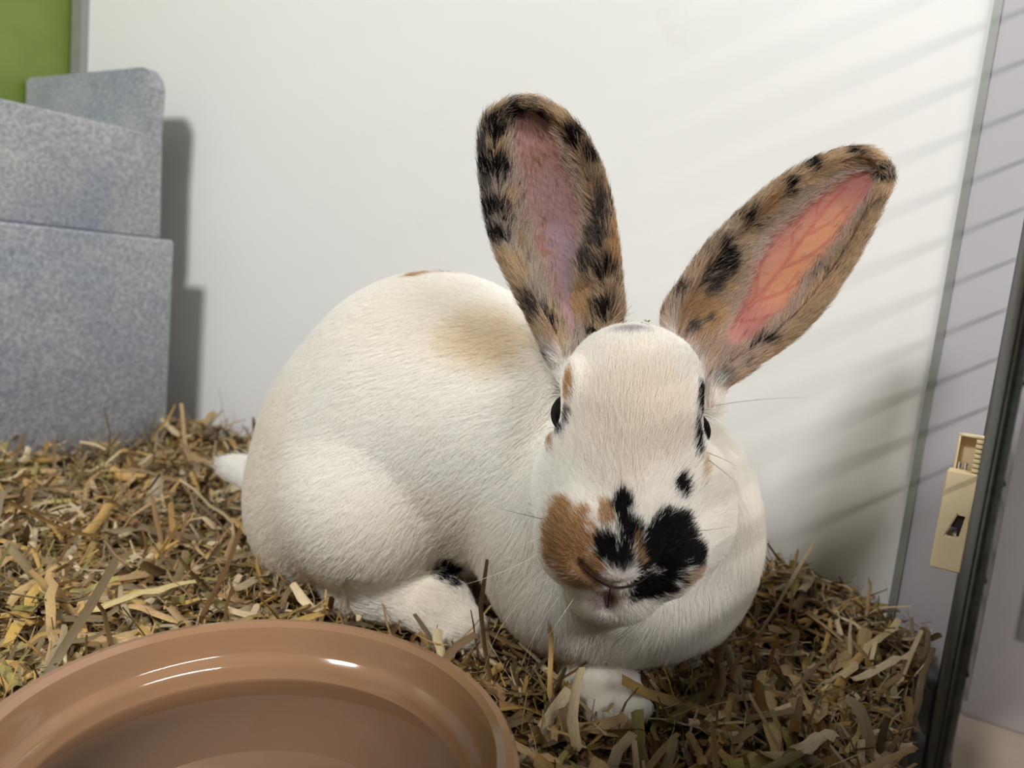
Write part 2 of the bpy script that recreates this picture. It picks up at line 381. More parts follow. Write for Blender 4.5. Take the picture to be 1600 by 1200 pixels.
def cone(p0, p1, r0, r1, k=0.015, sub=False):
    p0, p1 = np.asarray(p0), np.asarray(p1); c = (p0+p1)/2; ext = np.abs(p1-p0)/2+max(r0, r1)+0.04
    sl, X, Y, Z = _win(c, ext); ba = p1-p0; L2 = ba@ba
    t = np.clip(((X-p0[0])*ba[0]+(Y-p0[1])*ba[1]+(Z-p0[2])*ba[2])/L2, 0, 1)
    dd = (np.sqrt((X-p0[0]-t*ba[0])**2+(Y-p0[1]-t*ba[1])**2+(Z-p0[2]-t*ba[2])**2)-(r0+(r1-r0)*t)).astype(np.float32)
    if sub: FLD[sl] = -smin(-FLD[sl], dd, k)
    else: FLD[sl] = smin(FLD[sl], dd, k)
def field(p):
    q = (np.asarray(p)-LO)/VX; i = np.clip(np.floor(q).astype(int), 0, np.array([NX, NY, NZ])-2); f = np.clip(q-i, 0, 1); o = 0
    for dx in (0, 1):
        for dy in (0, 1):
            for dz in (0, 1):
                w = (f[..., 0] if dx else 1-f[..., 0])*(f[..., 1] if dy else 1-f[..., 1])*(f[..., 2] if dz else 1-f[..., 2])
                o = o+w*FLD[i[..., 0]+dx, i[..., 1]+dy, i[..., 2]+dz]
    return o
def surf(px, py, d0=0.3, d1=0.75):
    """distance at which the line of sight through a point of the coat meets the body"""
    ds = np.arange(d0, d1, 0.0008); pts = CC+(CF+CR*(px-800)/FPX-CU*(py-600)/FPX)[None]*ds[:, None]
    v = field(pts); n = np.nonzero(v < 0)[0]
    return ds[n[0]] if len(n) else None

# --- trunk
ell(648, 692, .605, .104, .116, .100, .03)                 # loin and belly
ell(700, 595, .60, .085, .076, .085, .04)                  # back
ell(552, 735, .625, .070, .086, .085, .04)                 # rump
ell(800, 700, .555, .075, .085, .075, .04)                 # shoulder
ell(580, 795, .548, .064, .056, .050, .014, rot=-0.45)     # thigh
ell(505, 800, .60, .050, .055, .055, .03)
ell(985, 835, .505, .073, .074, .060, .03)                 # chest ruff
ell(900, 860, .500, .056, .066, .050, .03)
ell(1080, 820, .510, .034, .066, .042, .03)
ell(972, 938, .474, .058, .030, .036, .018)
cone(P(430, 750, .645), P(378, 735, .655), .016, .0045, .02)  # tail
# --- hind foot, front legs
cone(P(560, 922, .555), P(690, 952, .520), .018, .0165, .02)
cone(P(690, 955, .520), P(722, 978, .503), .017, .012, .012)
for tx, ty in ((706, 992), (726, 990), (738, 978)): cone(P(tx-16, ty-10, .508), P(tx, ty, .498), .0075, .0055, .008)
cone(P(932, 990, .492), P(938, 1066, .468), .025, .0205, .006)
cone(P(938, 1066, .468), P(958, 1104, .450), .0195, .0125, .012)
for tx, ty in ((931, 1112), (956, 1120), (982, 1117), (998, 1102)): cone(P(tx*0.6+952*0.4, ty-16, .453), P(tx, ty, .444), .0085, .0058, .008)
cone(P(1050, 940, .52), P(1045, 1020, .53), .024, .018, .02)
BODYF = FLD.copy()
# --- head
FLD[:] = 0.08
ell(982, 652, .458, .0380, .0470, .042, .02)               # skull
ell(994, 592, .462, .033, .026, .034, .02)                 # crown
cone(P(984, 690, .441), P(972, 850, .414), .0330, .0275, .02)   # bridge of the nose
ell(903, 838, .413, .0215, .0260, .0245, .010)              # whisker pads
ell(1040, 852, .415, .0205, .0265, .0245, .010)
ell(922, 765, .447, .0285, .036, .032, .02)                # cheeks
ell(1065, 785, .449, .0270, .036, .032, .02)
ell(958, 928, .421, .0235, .0150, .020, .012)              # chin
ell(968, 888, .396, .0175, .0105, .0115, .006)              # nose pad
ell(899, 622, .440, .0070, .018, .012, .010, rot=-0.05)     # brows
ell(1067, 645, .442, .0070, .018, .012, .010, rot=0.05)
# mouth and nose creases
mouth = [(905, 880), (918, 895), (934, 908), (952, 917), (968, 919), (985, 917), (1002, 909), (1016, 898), (1028, 887)]
mp = [P(x, y, surf(x, y)+0.0004) for x, y in mouth]
for i, (a, b) in enumerate(zip(mp, mp[1:])):
    r = 0.0016+0.0024*math.sin(math.pi*(i+.5)/len(mp)); cone(a, b, r, r, 0.003, sub=True)
cl = [P(x, y, surf(x, y)) for x, y in ((954, 920), (951, 938), (950, 950))]
for a, b in zip(cl, cl[1:]): cone(a, b, 0.0018, 0.0014, 0.004, sub=True)
EYES = [(P(893, 647, .4475), 0.0122), (P(1078, 674, .4450), 0.0118)]
HEADF = FLD.copy()
FLD = smin(BODYF, HEADF, 0.022)

# --- ears: a thin curved blade swept between two edges, merged into the same field
def resample(pts, n):
    pts = np.asarray(pts, float); s = np.r_[0, np.cumsum(np.linalg.norm(np.diff(pts, axis=0), axis=1))]
    for _ in range(2):      # round the polyline
        m = np.empty((2*len(pts)-2, pts.shape[1])); m[0::2] = .75*pts[:-1]+.25*pts[1:]; m[1::2] = .25*pts[:-1]+.75*pts[1:]
        pts = np.vstack([pts[:1], m, pts[-1:]])
    s = np.r_[0, np.cumsum(np.linalg.norm(np.diff(pts, axis=0), axis=1))]; s /= s[-1]
    t = np.linspace(0, 1, n); return np.stack([np.interp(t, s, pts[:, k]) for k in range(pts.shape[1])], 1)
EAR = [dict(L=[(888, 600), (862, 555), (838, 505), (806, 443), (778, 385), (763, 325), (756, 250), (757, 205), (768, 180), (796, 163), (830, 161)],
            R=[(958, 560), (966, 500), (963, 440), (958, 380), (948, 320), (934, 265), (908, 215), (880, 184), (855, 168), (830, 161)],
            d=(.462, .466, .462, .452, .448), cup=(.016, .020, .015, .010, .004), skew=0.0),
       dict(L=[(1040, 560), (1042, 490), (1064, 452), (1104, 393), (1153, 342), (1203, 298), (1262, 260), (1310, 241), (1350, 236), (1374, 250), (1384, 270)],
            R=[(1112, 640), (1118, 606), (1152, 583), (1195, 553), (1240, 522), (1288, 470), (1328, 408), (1360, 345), (1378, 305), (1386, 285), (1384, 270)],
            d=(.462, .472, .478, .480, .478), cup=(.016, .020, .016, .011, .004), skew=0.0)]
NT, NS = 280, 130
for e in EAR:
    L, R = resample(e['L'], NT), resample(e['R'], NT); t = np.linspace(0, 1, NT); s = np.linspace(0, 1, NS)
    xy = L[:, None]*(1-s)[None, :, None]+R[:, None]*s[None, :, None]
    dd = np.interp(t, np.linspace(0, 1, 5), e['d'])[:, None] + np.interp(t, np.linspace(0, 1, 5), e['cup'])[:, None]*(1-(2*s-1)**2)[None]**0.8
    pts = CC+(CF[None, None]+CR*((xy[..., :1]-800)/FPX)-CU*((xy[..., 1:]-600)/FPX))*dd[..., None]
    e['pts'] = pts; e['t'] = np.repeat(t, NS); e['s'] = np.tile(s, NT)
    nrm = np.cross(np.gradient(pts, axis=0), np.gradient(pts, axis=1)); nrm = unit(nrm)
    nrm[(nrm@CF) > 0] *= -1; e['nrm'] = nrm.reshape(-1, 3)        # towards the front
    e['dt'] = unit(np.gradient(pts, axis=0)).reshape(-1, 3); e['ds'] = unit(np.gradient(pts, axis=1)).reshape(-1, 3)
    rad = (0.0021+0.0016*np.clip(1-t/0.25, 0, 1))[:, None]+0*s[None]
    A = np.full(FLD.shape, 0.08, np.float32); Af = A.ravel()
    q = pts.reshape(-1, 3); base = np.floor((q-LO)/VX).astype(np.int64); rr = rad.ravel()
    for ox in range(-4, 5):
        for oy in range(-4, 5):
            for oz in range(-4, 5):
                if ox*ox+oy*oy+oz*oz > 20: continue
                b = base+(ox, oy, oz); ok = ((b >= 0) & (b < (NX, NY, NZ))).all(1); b = b[ok]
                v = (np.linalg.norm(LO+b*VX-q[ok], axis=1)-rr[ok]).astype(np.float32)
                np.minimum.at(Af, (b[:, 0]*NY+b[:, 1])*NZ+b[:, 2], v)
    FLD = smin(FLD, A, 0.006); e['kd'] = KDTree(len(q))
    for i, c in enumerate(q): e['kd'].insert(c, i)
    e['kd'].balance()

def surface_nets(Fd):
    sgn = Fd < 0
    c = np.zeros(tuple(n-1 for n in Fd.shape), np.int8)
    for dx in (0, 1):
        for dy in (0, 1):
            for dz in (0, 1): c += sgn[dx:Fd.shape[0]-1+dx, dy:Fd.shape[1]-1+dy, dz:Fd.shape[2]-1+dz]
    cells = np.argwhere((c > 0) & (c < 8)); idm = np.full(c.shape, -1, np.int32); idm[tuple(cells.T)] = np.arange(len(cells))
    acc = np.zeros((len(cells), 3)); cnt = np.zeros(len(cells))
    corners = [(x, y, z) for x in (0, 1) for y in (0, 1) for z in (0, 1)]
    val = {k: Fd[cells[:, 0]+k[0], cells[:, 1]+k[1], cells[:, 2]+k[2]] for k in corners}
    for a in corners:
        for ax in range(3):
            if a[ax]: continue
            b = list(a); b[ax] = 1; b = tuple(b); va, vb = val[a], val[b]; m = (va < 0) != (vb < 0)
            t = np.where(m, va/np.where(m, va-vb, 1), 0); p = np.tile(np.array(a, float), (len(cells), 1)); p[:, ax] += t
            acc[m] += p[m]; cnt[m] += 1
    V = LO+(cells+acc/cnt[:, None])*VX; Q = []
    for ax in range(3):
        u, v = (ax+1) % 3, (ax+2) % 3
        a = [slice(1, -1)]*3; b = [slice(1, -1)]*3; a[ax] = slice(0, -1); b[ax] = slice(1, None)
        s0, s1 = sgn[tuple(a)], sgn[tuple(b)]
        for flip, m in ((False, s0 & ~s1), (True, ~s0 & s1)):
            e = np.argwhere(m); off = np.ones(3, int); off[ax] = 0; e = e+off
            def cell(du, dv):
                w = e.copy(); w[:, u] -= du; w[:, v] -= dv; return idm[tuple(w.T)]
            q = np.stack([cell(1, 1), cell(0, 1), cell(0, 0), cell(1, 0)], 1); Q.append(q[:, ::-1] if flip else q)
    Q = np.vstack(Q); return V, Q[(Q >= 0).all(1)]
BV, BQ = surface_nets(FLD)
for _ in range(2):           # light relaxation
    acc = np.zeros_like(BV); n = np.zeros(len(BV))
    for k in range(4):
        for o in (1, 3): np.add.at(acc, BQ[:, k], BV[BQ[:, (k+o) % 4]]); np.add.at(n, BQ[:, k], 1)
    BV = BV*.5+.5*acc/np.maximum(n, 1)[:, None]

RAB = empty('rabbit', (-0.36, 0.43, -0.01))
tag(RAB, 'white rabbit with tan and black spotted ears and nose crouching on straw', 'rabbit')
RINV = np.array([-0.36, 0.43, -0.01])

def ear_coord(p, which, maxd=0.006):
    """(t, s, facing) along and across an ear for points near it; t = -1 elsewhere"""
    e = EAR[which]; out = np.full((len(p), 3), -1.0); idx = np.full(len(p), -1)
    q = e['pts'].reshape(-1, 3); lo, hi = q.min(0)-.01, q.max(0)+.01
    for i in np.nonzero(((p > lo) & (p < hi)).all(1))[0]:
        co, j, dist = e['kd'].find(p[i])
        if dist < maxd: out[i] = (e['t'][j], e['s'][j], float((p[i]-co)@e['nrm'][j])); idx[i] = j
    return out, idx
NOSE = P(968, 900, .389)
WHITE = np.array([.965, .952, .924]); TAN = np.array([.58, .375, .19]); BLACK = np.array([.010, .009, .010]); CREAM = np.array([.74, .58, .38])
MAUVE = np.array([.40, .24, .24]); ETAN = np.array([.60, .43, .27]); GREY = np.array([.30, .27, .25]); PINK = np.array([.60, .33, .30])
# coat marks: middle (seen from the front), half width, half height, turn, colour, softness
MARKS = [
 (968, 906, 34, 11, 0, WHITE*.85+PINK*.12, .5),
 (1044, 850, 46, 46, 0.0, BLACK, .3), (1014, 915, 42, 24, 0.25, BLACK, .4), (1078, 868, 20, 22, 0, BLACK, .5), (996, 862, 11, 22, 0, TAN*.7, .6), (984, 842, 26, 24, 0.3, BLACK, .6), (1005, 885, 24, 18, 0, BLACK*2, .6), (953, 860, 21, 31, 0, BLACK, .3), (974, 870, 20, 26, 0, BLACK*2, .5), (970, 886, 20, 9, 0, BLACK*3, .7),
 (973, 794, 14, 23, 0, BLACK, .35), (980, 822, 16, 16, 0, BLACK, .5), (1059, 766, 12, 16, 0.1, BLACK, .6), (1091, 636, 11, 22, -0.1, BLACK, .3), (1083, 694, 7, 30, -0.1, BLACK, .45),
 (877, 678, 8, 13, 0.3, BLACK, .5), (889, 656, 6, 16, 0, GREY*.5, .6),
 (892, 845, 46, 62, 0.05, TAN, .3), (915, 905, 26, 20, 0.2, TAN*.75+WHITE*.15, .5), (934, 885, 20, 26, 0, TAN, .5), (951, 812, 15, 21, 0, TAN*.9+WHITE*.1, .5), (1075, 898, 22, 16, .5, TAN*.6+WHITE*.3, .6),
 (893, 613, 9, 27, 0, TAN, .35), (862, 703, 7, 20, 0.3, TAN*.8+WHITE*.1, .45), (1092, 742, 5, 20, 0, CREAM, .6), (950, 932, 20, 14, 0, MAUVE*.75+WHITE*.2, .8),
 (985, 528, 30, 8, 0, GREY*.4+WHITE*.5, .9), (985, 640, 95, 110, 0, WHITE*np.array([.975, .935, .885]), .9), (775, 530, 62, 46, -0.2, WHITE*np.array([.93, .86, .72]), .9),
 (766, 432, 24, 10, -0.5, BLACK, .5), (672, 434, 26, 7, 0.15, TAN, .5), (722, 430, 30, 5, 0, TAN*.6+GREY*.3, .6), (704, 882, 26, 26, 0, BLACK, .4),
]
MARK3 = []
for (x, y, rx, ry, rot, c, soft) in MARKS:
    d = surf(x, y)
    if d is None: d = surf(x, y+8) or .6
    MARK3.append((P(x, y, d), rx*d/FPX, ry*d/FPX, rot, c, soft))
# ear marks, as the coat marks but on the ears only
EM = [(799, 178, 22, 20, 0, BLACK), (769, 208, 16, 22, 0, BLACK), (772, 270, 22, 20, 0, BLACK), (855, 186, 11, 13, 0, BLACK), (774, 333, 19, 16, 0, BLACK), (783, 379, 16, 18, 0, BLACK), (903, 222, 11, 20, .5, BLACK), (927, 254, 10, 18, .4, BLACK),
 (940, 335, 14, 30, .1, GREY*.35), (935, 372, 14, 26, .1, GREY*.35), (924, 418, 18, 22, 0, GREY*.25), (952, 436, 9, 14, 0, BLACK), (947, 495, 18, 20, 0, BLACK), (838, 495, 19, 22, .4, GREY*.2), (860, 515, 12, 14, 0, BLACK), (862, 566, 10, 9, 0, BLACK), (931, 527, 14, 6, .3, BLACK),
 (754, 240, 8, 20, 0, GREY*.4), (762, 300, 8, 16, 0, GREY*.5), (765, 355, 7, 14, 0, GREY*.4), (818, 162, 20, 10, 0, CREAM), (880, 196, 11, 18, .6, CREAM), (952, 300, 8, 45, .15, TAN), (960, 372, 6, 50, .05, TAN), (908, 482, 20, 30, 0, TAN), (797, 425, 20, 34, .4, CREAM*.85), (884, 560, 16, 16, 0, CREAM*.8),
 (1262, 261, 15, 11, .4, BLACK), (1322, 239, 12, 5, 0, BLACK), (1376, 277, 16, 12, .2, BLACK), (1223, 296, 12, 10, .6, BLACK), (1162, 351, 15, 14, .7, BLACK), (1121, 405, 30, 24, .8, BLACK), (1056, 466, 15, 9, .9, BLACK), (1100, 446, 20, 14, .8, GREY*.3), (1095, 508, 10, 8, .5, GREY*.3),
 (1158, 527, 10, 15, -.5, BLACK), (1186, 545, 18, 10, .5, BLACK), (1116, 602, 10, 9, 0, GREY*.3), (1074, 520, 14, 10, .6, GREY*.4), (1366, 245, 20, 10, -.2, CREAM), (1297, 254, 24, 9, .3, CREAM*.95), (1084, 506, 40, 46, 0, TAN), (1195, 320, 20, 9, .7, TAN), (1338, 405, 62, 13, 1.05, CREAM*.9), (1240, 520, 50, 13, .75, CREAM*.75), (1380, 300, 10, 20, 0, CREAM)]
EM3 = []
for (x, y, rx, ry, rot, c) in EM:
    d = surf(x, y)
    if d is None:
        d = next((v for v in (surf(x+dx, y+dy) for dx, dy in ((6, 0), (-6, 0), (0, 6), (0, 10), (10, 6), (-10, 6))) if v), .45)
    EM3.append((P(x, y, d), rx*d/FPX, ry*d/FPX, rot, c))
def bare_patch(e, t, u):
    """how bare the inside of an ear is: 1 in the middle, 0 under the hair of the rim"""
    if e == 0: cen = .08-1.25*np.clip(.48-t, 0, .34); wid = .62-1.15*np.clip(.50-t, 0, .34)
    else: cen = .05+1.5*np.clip(.5-t, 0, .3); wid = .62-.8*np.clip(.45-t, 0, .35)
    return (1-np.abs(u-cen)/wid)*(1-sstep(.84, .92, t))*(sstep(.08, .20, t) if e == 0 else sstep(.12, .28, t))
def coat(p, ea=None, strand=True):
    """colour of the coat at points p; ea = list of ear coordinates"""
    n = len(p); r = rng.random(n); big = vnoise(p, 60, 3)-.5; mid = vnoise(p, 220, 5)-.5; fin = vnoise(p, 600, 6)-.5
    warm = sstep(.3, .8, vnoise(p, 14, 9)); c = WHITE[None]*(1-.0*warm[:, None])*np.array([1, .985, .955])**(warm[:, None]*1.2)
    for (m, rx, ry, rot, col, soft) in MARK3[::-1]:
        q = p-m; x, y, z = q@CR, q@CU, q@CF; ca, sa = math.cos(rot), math.sin(rot)
        rr = np.sqrt(((x*ca+y*sa)/rx)**2+((y*ca-x*sa)/ry)**2+(z/max(rx, ry, .012))**2)
        w = 1-sstep(1-soft*.7, 1+soft*.7, rr+big*.4+mid*.55+fin*.3)
        k = (r < w) if (strand and soft < .65) else w
        c = c*(1-k[:, None])+col*k[:, None]
    if ea is not None:
        for e in (0, 1):
            t, s, f = ea[e].T; on = t >= 0.0
            if not on.any(): continue
            u = 2*s-1; bp = bare_patch(e, t, u)*(f > 0)
            base = (ETAN*.92+GREY*.1)[None]*(.70+.6*vnoise(p, 90, 11))[:, None]
            pale = sstep(.45, .75, vnoise(p, 150, 12))*.45; base = base*(1-pale[:, None])+CREAM*.9*pale[:, None]
            gy = sstep(.35, .65, vnoise(p, 80, 14))*(.85*sstep(.5, -.3, u) if e == 0 else .5*sstep(.2, -.6, u)); base = base*(1-gy[:, None])+np.array([.54, .47, .41])*gy[:, None]
            gw = sstep(-.35, .1, bp)*(f > 0)*.7; base = base*(1-gw[:, None])+np.array([.66, .55, .49])*gw[:, None]
            sp = vnoise(p, 110, 21+e)*.5+vnoise(p, 300, 23+e)*.5; k = r < sstep(.52, .75, sp)*.45*(1-gw*.6); base[k] = BLACK*3
            for (m, rx, ry, rot, col) in EM3[::-1]:
                q = p-m; x, y, z = q@CR, q@CU, q@CF; ca, sa = math.cos(rot), math.sin(rot)
                rr = np.sqrt(((x*ca+y*sa)/rx)**2+((y*ca-x*sa)/ry)**2+(z/max(rx, ry, .012))**2)
                w = .92*(1-sstep(.45, 1.5, rr+big*.7+mid*.7)); k = r < w; base[k] = col
            m = on*sstep(0.02, .10, t+mid*.05); c = c*(1-m[:, None])+base*m[:, None]
    return c

def paint_skin(me):
    n = len(me.vertices); p = np.empty(n*3, np.float32); me.vertices.foreach_get('co', p); p = p.reshape(-1, 3).astype(float)+RINV
    ea = [ear_coord(p, e)[0] for e in (0, 1)]; c = coat(p, ea, strand=False); thin = np.zeros(n)
    for e in (0, 1):
        t, s, f = ea[e].T; u = 2*s-1
        inn = sstep(-.25, .15, bare_patch(e, t, u))*(t > 0)*(f > -.0004)
        nn = vnoise(p, 120, 31)*.6+vnoise(p, 300, 32)*.4
        if e == 0:
            sk = np.array([.43, .255, .25])*(1-.15*(nn-.5))[:, None]
            lil = sstep(.75, .25, t)*(1-sstep(0, .5, np.abs(u-.1))); sk = sk*(1-lil[:, None])+np.array([.40, .285, .35])*lil[:, None]
            bro = sstep(.55, .68, nn)*sstep(.3, .42, t)*(1-sstep(.80, .9, t))*.8; sk = sk*(1-bro[:, None])+np.array([.34, .165, .11])*bro[:, None]
            upr = sstep(.62, .8, t)*.6; sk = sk*(1-upr[:, None])+np.array([.42, .20, .17])*upr[:, None]
        else:
            sk = np.array([.68, .29, .25])*np.ones((n, 1)); painted_glow = (1-sstep(.1, .75, np.abs(u-.35)))*sstep(.3, .45, t)*(1-sstep(.68, .85, t)); sk = sk*(1-.8*painted_glow[:, None])+np.array([.86, .46, .235])*.8*painted_glow[:, None]  # light coming through the ear painted in as a warmer, lighter middle
            vd = np.full(n, 9.0); P2 = np.stack([t*2.3, s], 1)
            for line, wd in VEINS:
                L = np.array(line)*np.array([2.3, 1])
                for a, b in zip(L, L[1:]):
                    ab = b-a; h = np.clip(((P2-a)@ab)/(ab@ab), 0, 1); vd = np.minimum(vd, np.linalg.norm(P2-a-h[:, None]*ab, axis=1)/wd)
            v = (1-sstep(.2, 1.7, vd+.5*(vnoise(p, 400, 33)-.5)))*.62; sk = sk*(1-v[:, None])+np.array([.62, .17, .15])*v[:, None]
        c = c*(1-inn[:, None])+sk*inn[:, None]
        thin = np.maximum(thin, (t >= 0)*sstep(.1, .3, t)*(.30+.22*(e == 1)*inn))
    mpt = np.array(mp+cl); nz = np.nonzero(np.linalg.norm(p-NOSE, axis=1) < .06)[0]; dm = np.full(n, 1.0); dm[nz] = np.min(np.linalg.norm(p[nz][:, None]-mpt[None], axis=2), axis=1)
    k = (1-sstep(.0018, .0045, dm))*.8; c = c*(1-k[:, None])+np.array([.16, .09, .09])*k[:, None]
    col_attr(me, 'coat', c); a = me.attributes.new('thin', 'FLOAT', 'POINT'); a.data.foreach_set('value', thin.astype(np.float32))
VEINS = [([(.20, .62), (.34, .58), (.48, .55), (.60, .50), (.70, .46), (.80, .42)], .022), ([(.48, .55), (.58, .66), (.68, .72), (.76, .72)], .014), ([(.60, .50), (.70, .60), (.78, .62)], .012),
         ([(.34, .58), (.44, .70), (.55, .80)], .016), ([(.44, .70), (.52, .68)], .010), ([(.36, .57), (.42, .42), (.50, .34)], .013), ([(.54, .52), (.58, .40), (.64, .34)], .012), ([(.66, .47), (.70, .36), (.76, .32)], .010),
         ([(.58, .66), (.62, .78), (.68, .84)], .010), ([(.26, .60), (.32, .72), (.40, .82)], .013), ([(.30, .59), (.34, .47), (.38, .38)], .010)]

def build_body():
    me = mesh_np('body', BV-RINV, BQ)
    # finer faces on the bare inside of the ears so that the veins read
    p = BV; inn = np.zeros(len(p), bool)
    for e in (0, 1):
        t, s, f = ear_coord(p, e)[0].T; inn |= (t > .1) & (t < .95) & (f > 0) & (s > .08) & (s < .96)
    bm = bmesh.new(); bm.from_mesh(me); bm.verts.ensure_lookup_table()
    es = [e for e in bm.edges if inn[e.verts[0].index] and inn[e.verts[1].index]]
    bmesh.ops.subdivide_edges(bm, edges=es, cuts=1, use_grid_fill=True); bm.to_mesh(me); bm.free()
    for q in me.polygons: q.use_smooth = True
    paint_skin(me); return link('body', me, RAB, [M_skin])
BODY = build_body()

# ------------------------------------------------------------------ mouth line, eyes
for nm, line, r0 in (('mouth_line', mp, .00065), ('lip_line', cl, .0005)):
    bm = bmesh.new(); tube_bm(bm, [q-RINV+CF*.0008 for q in line], [r0*(.2+.8*math.sin(math.pi*(i+.6)/(len(line)+.2))) for i in range(len(line))], 8)
    o = bm_obj(nm, bm, M_lip, RAB); o['label'] = 'dark crease of the rabbit mouth'

for k, (c, r) in enumerate(EYES):
    bm = bmesh.new(); bmesh.ops.create_uvsphere(bm, u_segments=40, v_segments=24, radius=r)
    o = bm_obj('eye', bm, M_eye, RAB); o.location = Vector(c-RINV); o['label'] = 'glossy dark eye'

# ------------------------------------------------------------------ fur: short strands, each with the colour of the coat where it grows
HP = P(985, 650, .458); RUMP = P(470, 760, .63); CHEST = P(985, 850, .50)
def make_fur(N):
    tri = np.vstack([BQ[:, [0, 1, 2]], BQ[:, [0, 2, 3]]]); a, b, c = BV[tri[:, 0]], BV[tri[:, 1]], BV[tri[:, 2]]
    cr = np.cross(b-a, c-a); ar = np.linalg.norm(cr, axis=1)/2; tn = unit(cr); cen = (a+b+c)/3
    inside = field(cen+tn*.004) < -.001
    w = ar.copy(); facing = ((CC-cen)*tn).sum(1) > -.02; w *= np.where(facing, 1.0, .35)
    hd = np.linalg.norm((cen-P(980, 760, .44)), axis=1); w *= np.where(hd < .09, 1.8, 1.0)
    ez = cen[:, 2] > .205; w *= np.where(ez & (hd > .07), 1.5, 1.0); w[inside] = 0; w *= cen[:, 2] > -.02
    ti = rng.choice(len(tri), N, p=w/w.sum()); u = rng.random((N, 2)); sw = u.sum(1) > 1; u[sw] = 1-u[sw]
    p = a[ti]+(b-a)[ti]*u[:, :1]+(c-a)[ti]*u[:, 1:]; vn = np.zeros_like(BV)
    for k in range(3): np.add.at(vn, tri[:, k], cr)
    vn = unit(vn); n = unit(vn[tri[ti, 0]]*(1-u.sum(1))[:, None]+vn[tri[ti, 1]]*u[:, :1]+vn[tri[ti, 2]]*u[:, 1:])
    for (ec, r) in EYES:
        k = np.linalg.norm(p-ec, axis=1) > r+.0012; p, n = p[k], n[k]
    N = len(p); ear = np.full(N, -1); ea = []; eidx = []
    for e in (0, 1):
        o, j = ear_coord(p, e, .0056); ea.append(o); eidx.append(j); ear[(o[:, 0] > .05)] = e
    # which region a strand belongs to
    def fl(F3):
        global FLD
        keep = FLD; FLD = F3; v = field(p); FLD = keep; return v
    dh, db = fl(HEADF), fl(BODYF); head = (dh < db) & (ear < 0)
    # flow and length
    flow = np.tile(unit(RUMP-HP), (N, 1))+np.array([0, 0, -.55]); L = np.full(N, .0125)
    ch = 1-sstep(.06, .12, np.linalg.norm((p-CHEST)*np.array([1, 1, .9]), axis=1)); flow = flow*(1-ch[:, None])+ch[:, None]*(np.array([0, 0, -1.0])+unit(p-CHEST)*.5)
    L = L*(1-ch)+ch*.0165
    fv = unit(p-NOSE); hw = np.clip((db-dh)/.008, 0, 1)*(ear < 0); flow = flow*(1-hw[:, None])+fv*hw[:, None]
    nd_ = np.linalg.norm(p-NOSE, axis=1); hl = .0050+.0050*sstep(.02, .08, nd_); L = L*(1-hw)+hl*hw
    low = sstep(.05, .015, p[:, 2]); fx = (P(660, 950, .52)); feet = (np.linalg.norm(p-fx, axis=1) < .055)*(p[:, 2] < .045); paw = (np.linalg.norm(p-P(952, 1094, .452), axis=1) < .03) | (np.linalg.norm(p-P(1072, 1055, .49), axis=1) < .03)
    flow[feet] = unit(P(730, 985, .5)-P(600, 930, .555))-.2*np.array([0, 0, 1]); L[feet] = .008; flow[paw] = unit(CR*.1-CF+np.array([0, 0, -.8])); L[paw] = .006
    tail = np.linalg.norm(p-P(392, 740, .652), axis=1) < .026; flow[tail] = unit(P(355, 722, .66)-P(430, 752, .65))+np.array([0, 0, .1]); L[tail] = .024
    for e in (0, 1):
        m = ear == e
        if not m.any(): continue
        j = eidx[e][m]; t, s, f = ea[e][m].T; up = EAR[e]['dt'][j]; acr = EAR[e]['ds'][j]*np.sign(s-.5)[:, None]
        k = np.clip(np.abs(2*s-1), 0, 1)[:, None]; flow[m] = np.where((f > 0)[:, None], up*.9-acr*(.55*k)+acr*.8*(k > .86), up+acr*.35*k)
        L[m] = .0062+.0025*(np.abs(2*s-1) > .8)+.004*(f > 0)*(t < .35)
    keep = np.ones(N, bool)
    for e in (0, 1):         # the inside of the ears is nearly bare
        t, s, f = ea[e].T; u2 = 2*s-1
        q = np.clip(bare_patch(e, t, u2)*3.0, 0, 1); keep &= ~((ear == e) & (f > 0) & (rng.random(N) < q*(.965 if e == 0 else .99)))
    mpt = np.array(mp+cl)
    nz = np.nonzero(np.linalg.norm(p-NOSE, axis=1) < .055)[0]; fine = np.array([a+(b-a)*k/4 for a, b in zip(mpt, mpt[1:]) for k in range(4) if np.linalg.norm(b-a) < .02])
    dm = np.full(N, 1.0); dm[nz] = np.min(np.linalg.norm(p[nz][:, None]-fine[None], axis=2), axis=1); keep &= dm > .0014
    L = L*np.clip((dm-.0014)/.0070, .14, 1)
    for (ec, r) in EYES: L = L*np.clip((np.linalg.norm(p-ec, axis=1)-r)/.012, .16, 1)
    c = coat(p, ea)
    lum0 = c.mean(1); c = c*(1+((.05+.66*(lum0 < .5))*(rng.random(N)-.45))[:, None]); lt = (rng.random(N) < .10) & (lum0 > .12) & (lum0 < .5); c[lt] = c[lt]*.4+CREAM*.6; c = np.clip(c, .004, .975)
    p, n, flow, L, c, ear, head, tail, feet, paw = [x[keep] for x in (p, n, flow, L, c, ear, head, tail, feet, paw)]; N = len(p)
    lum = c.mean(1)
    j = np.stack([vnoise(p, 70, 40+i)-.5 for i in range(3)], 1)*.25+np.stack([vnoise(p, 240, 50+i)-.5 for i in range(3)], 1)*.22+rng.normal(0, .15, (N, 3))
    flow = unit(flow)+j; tg = flow-n*(flow*n).sum(1)[:, None]; tg = unit(tg)
    lift = np.where(tail, .5, np.where(head, .28, np.where(ear >= 0, .34, .25)))+rng.normal(0, .05, N); lift = np.clip(lift, .08, 1)[:, None]
    L = (L*(.65+.6*rng.random(N)))[:, None]
    d0 = unit(tg+n*lift*1.7); d1 = unit(tg+n*lift*.5)
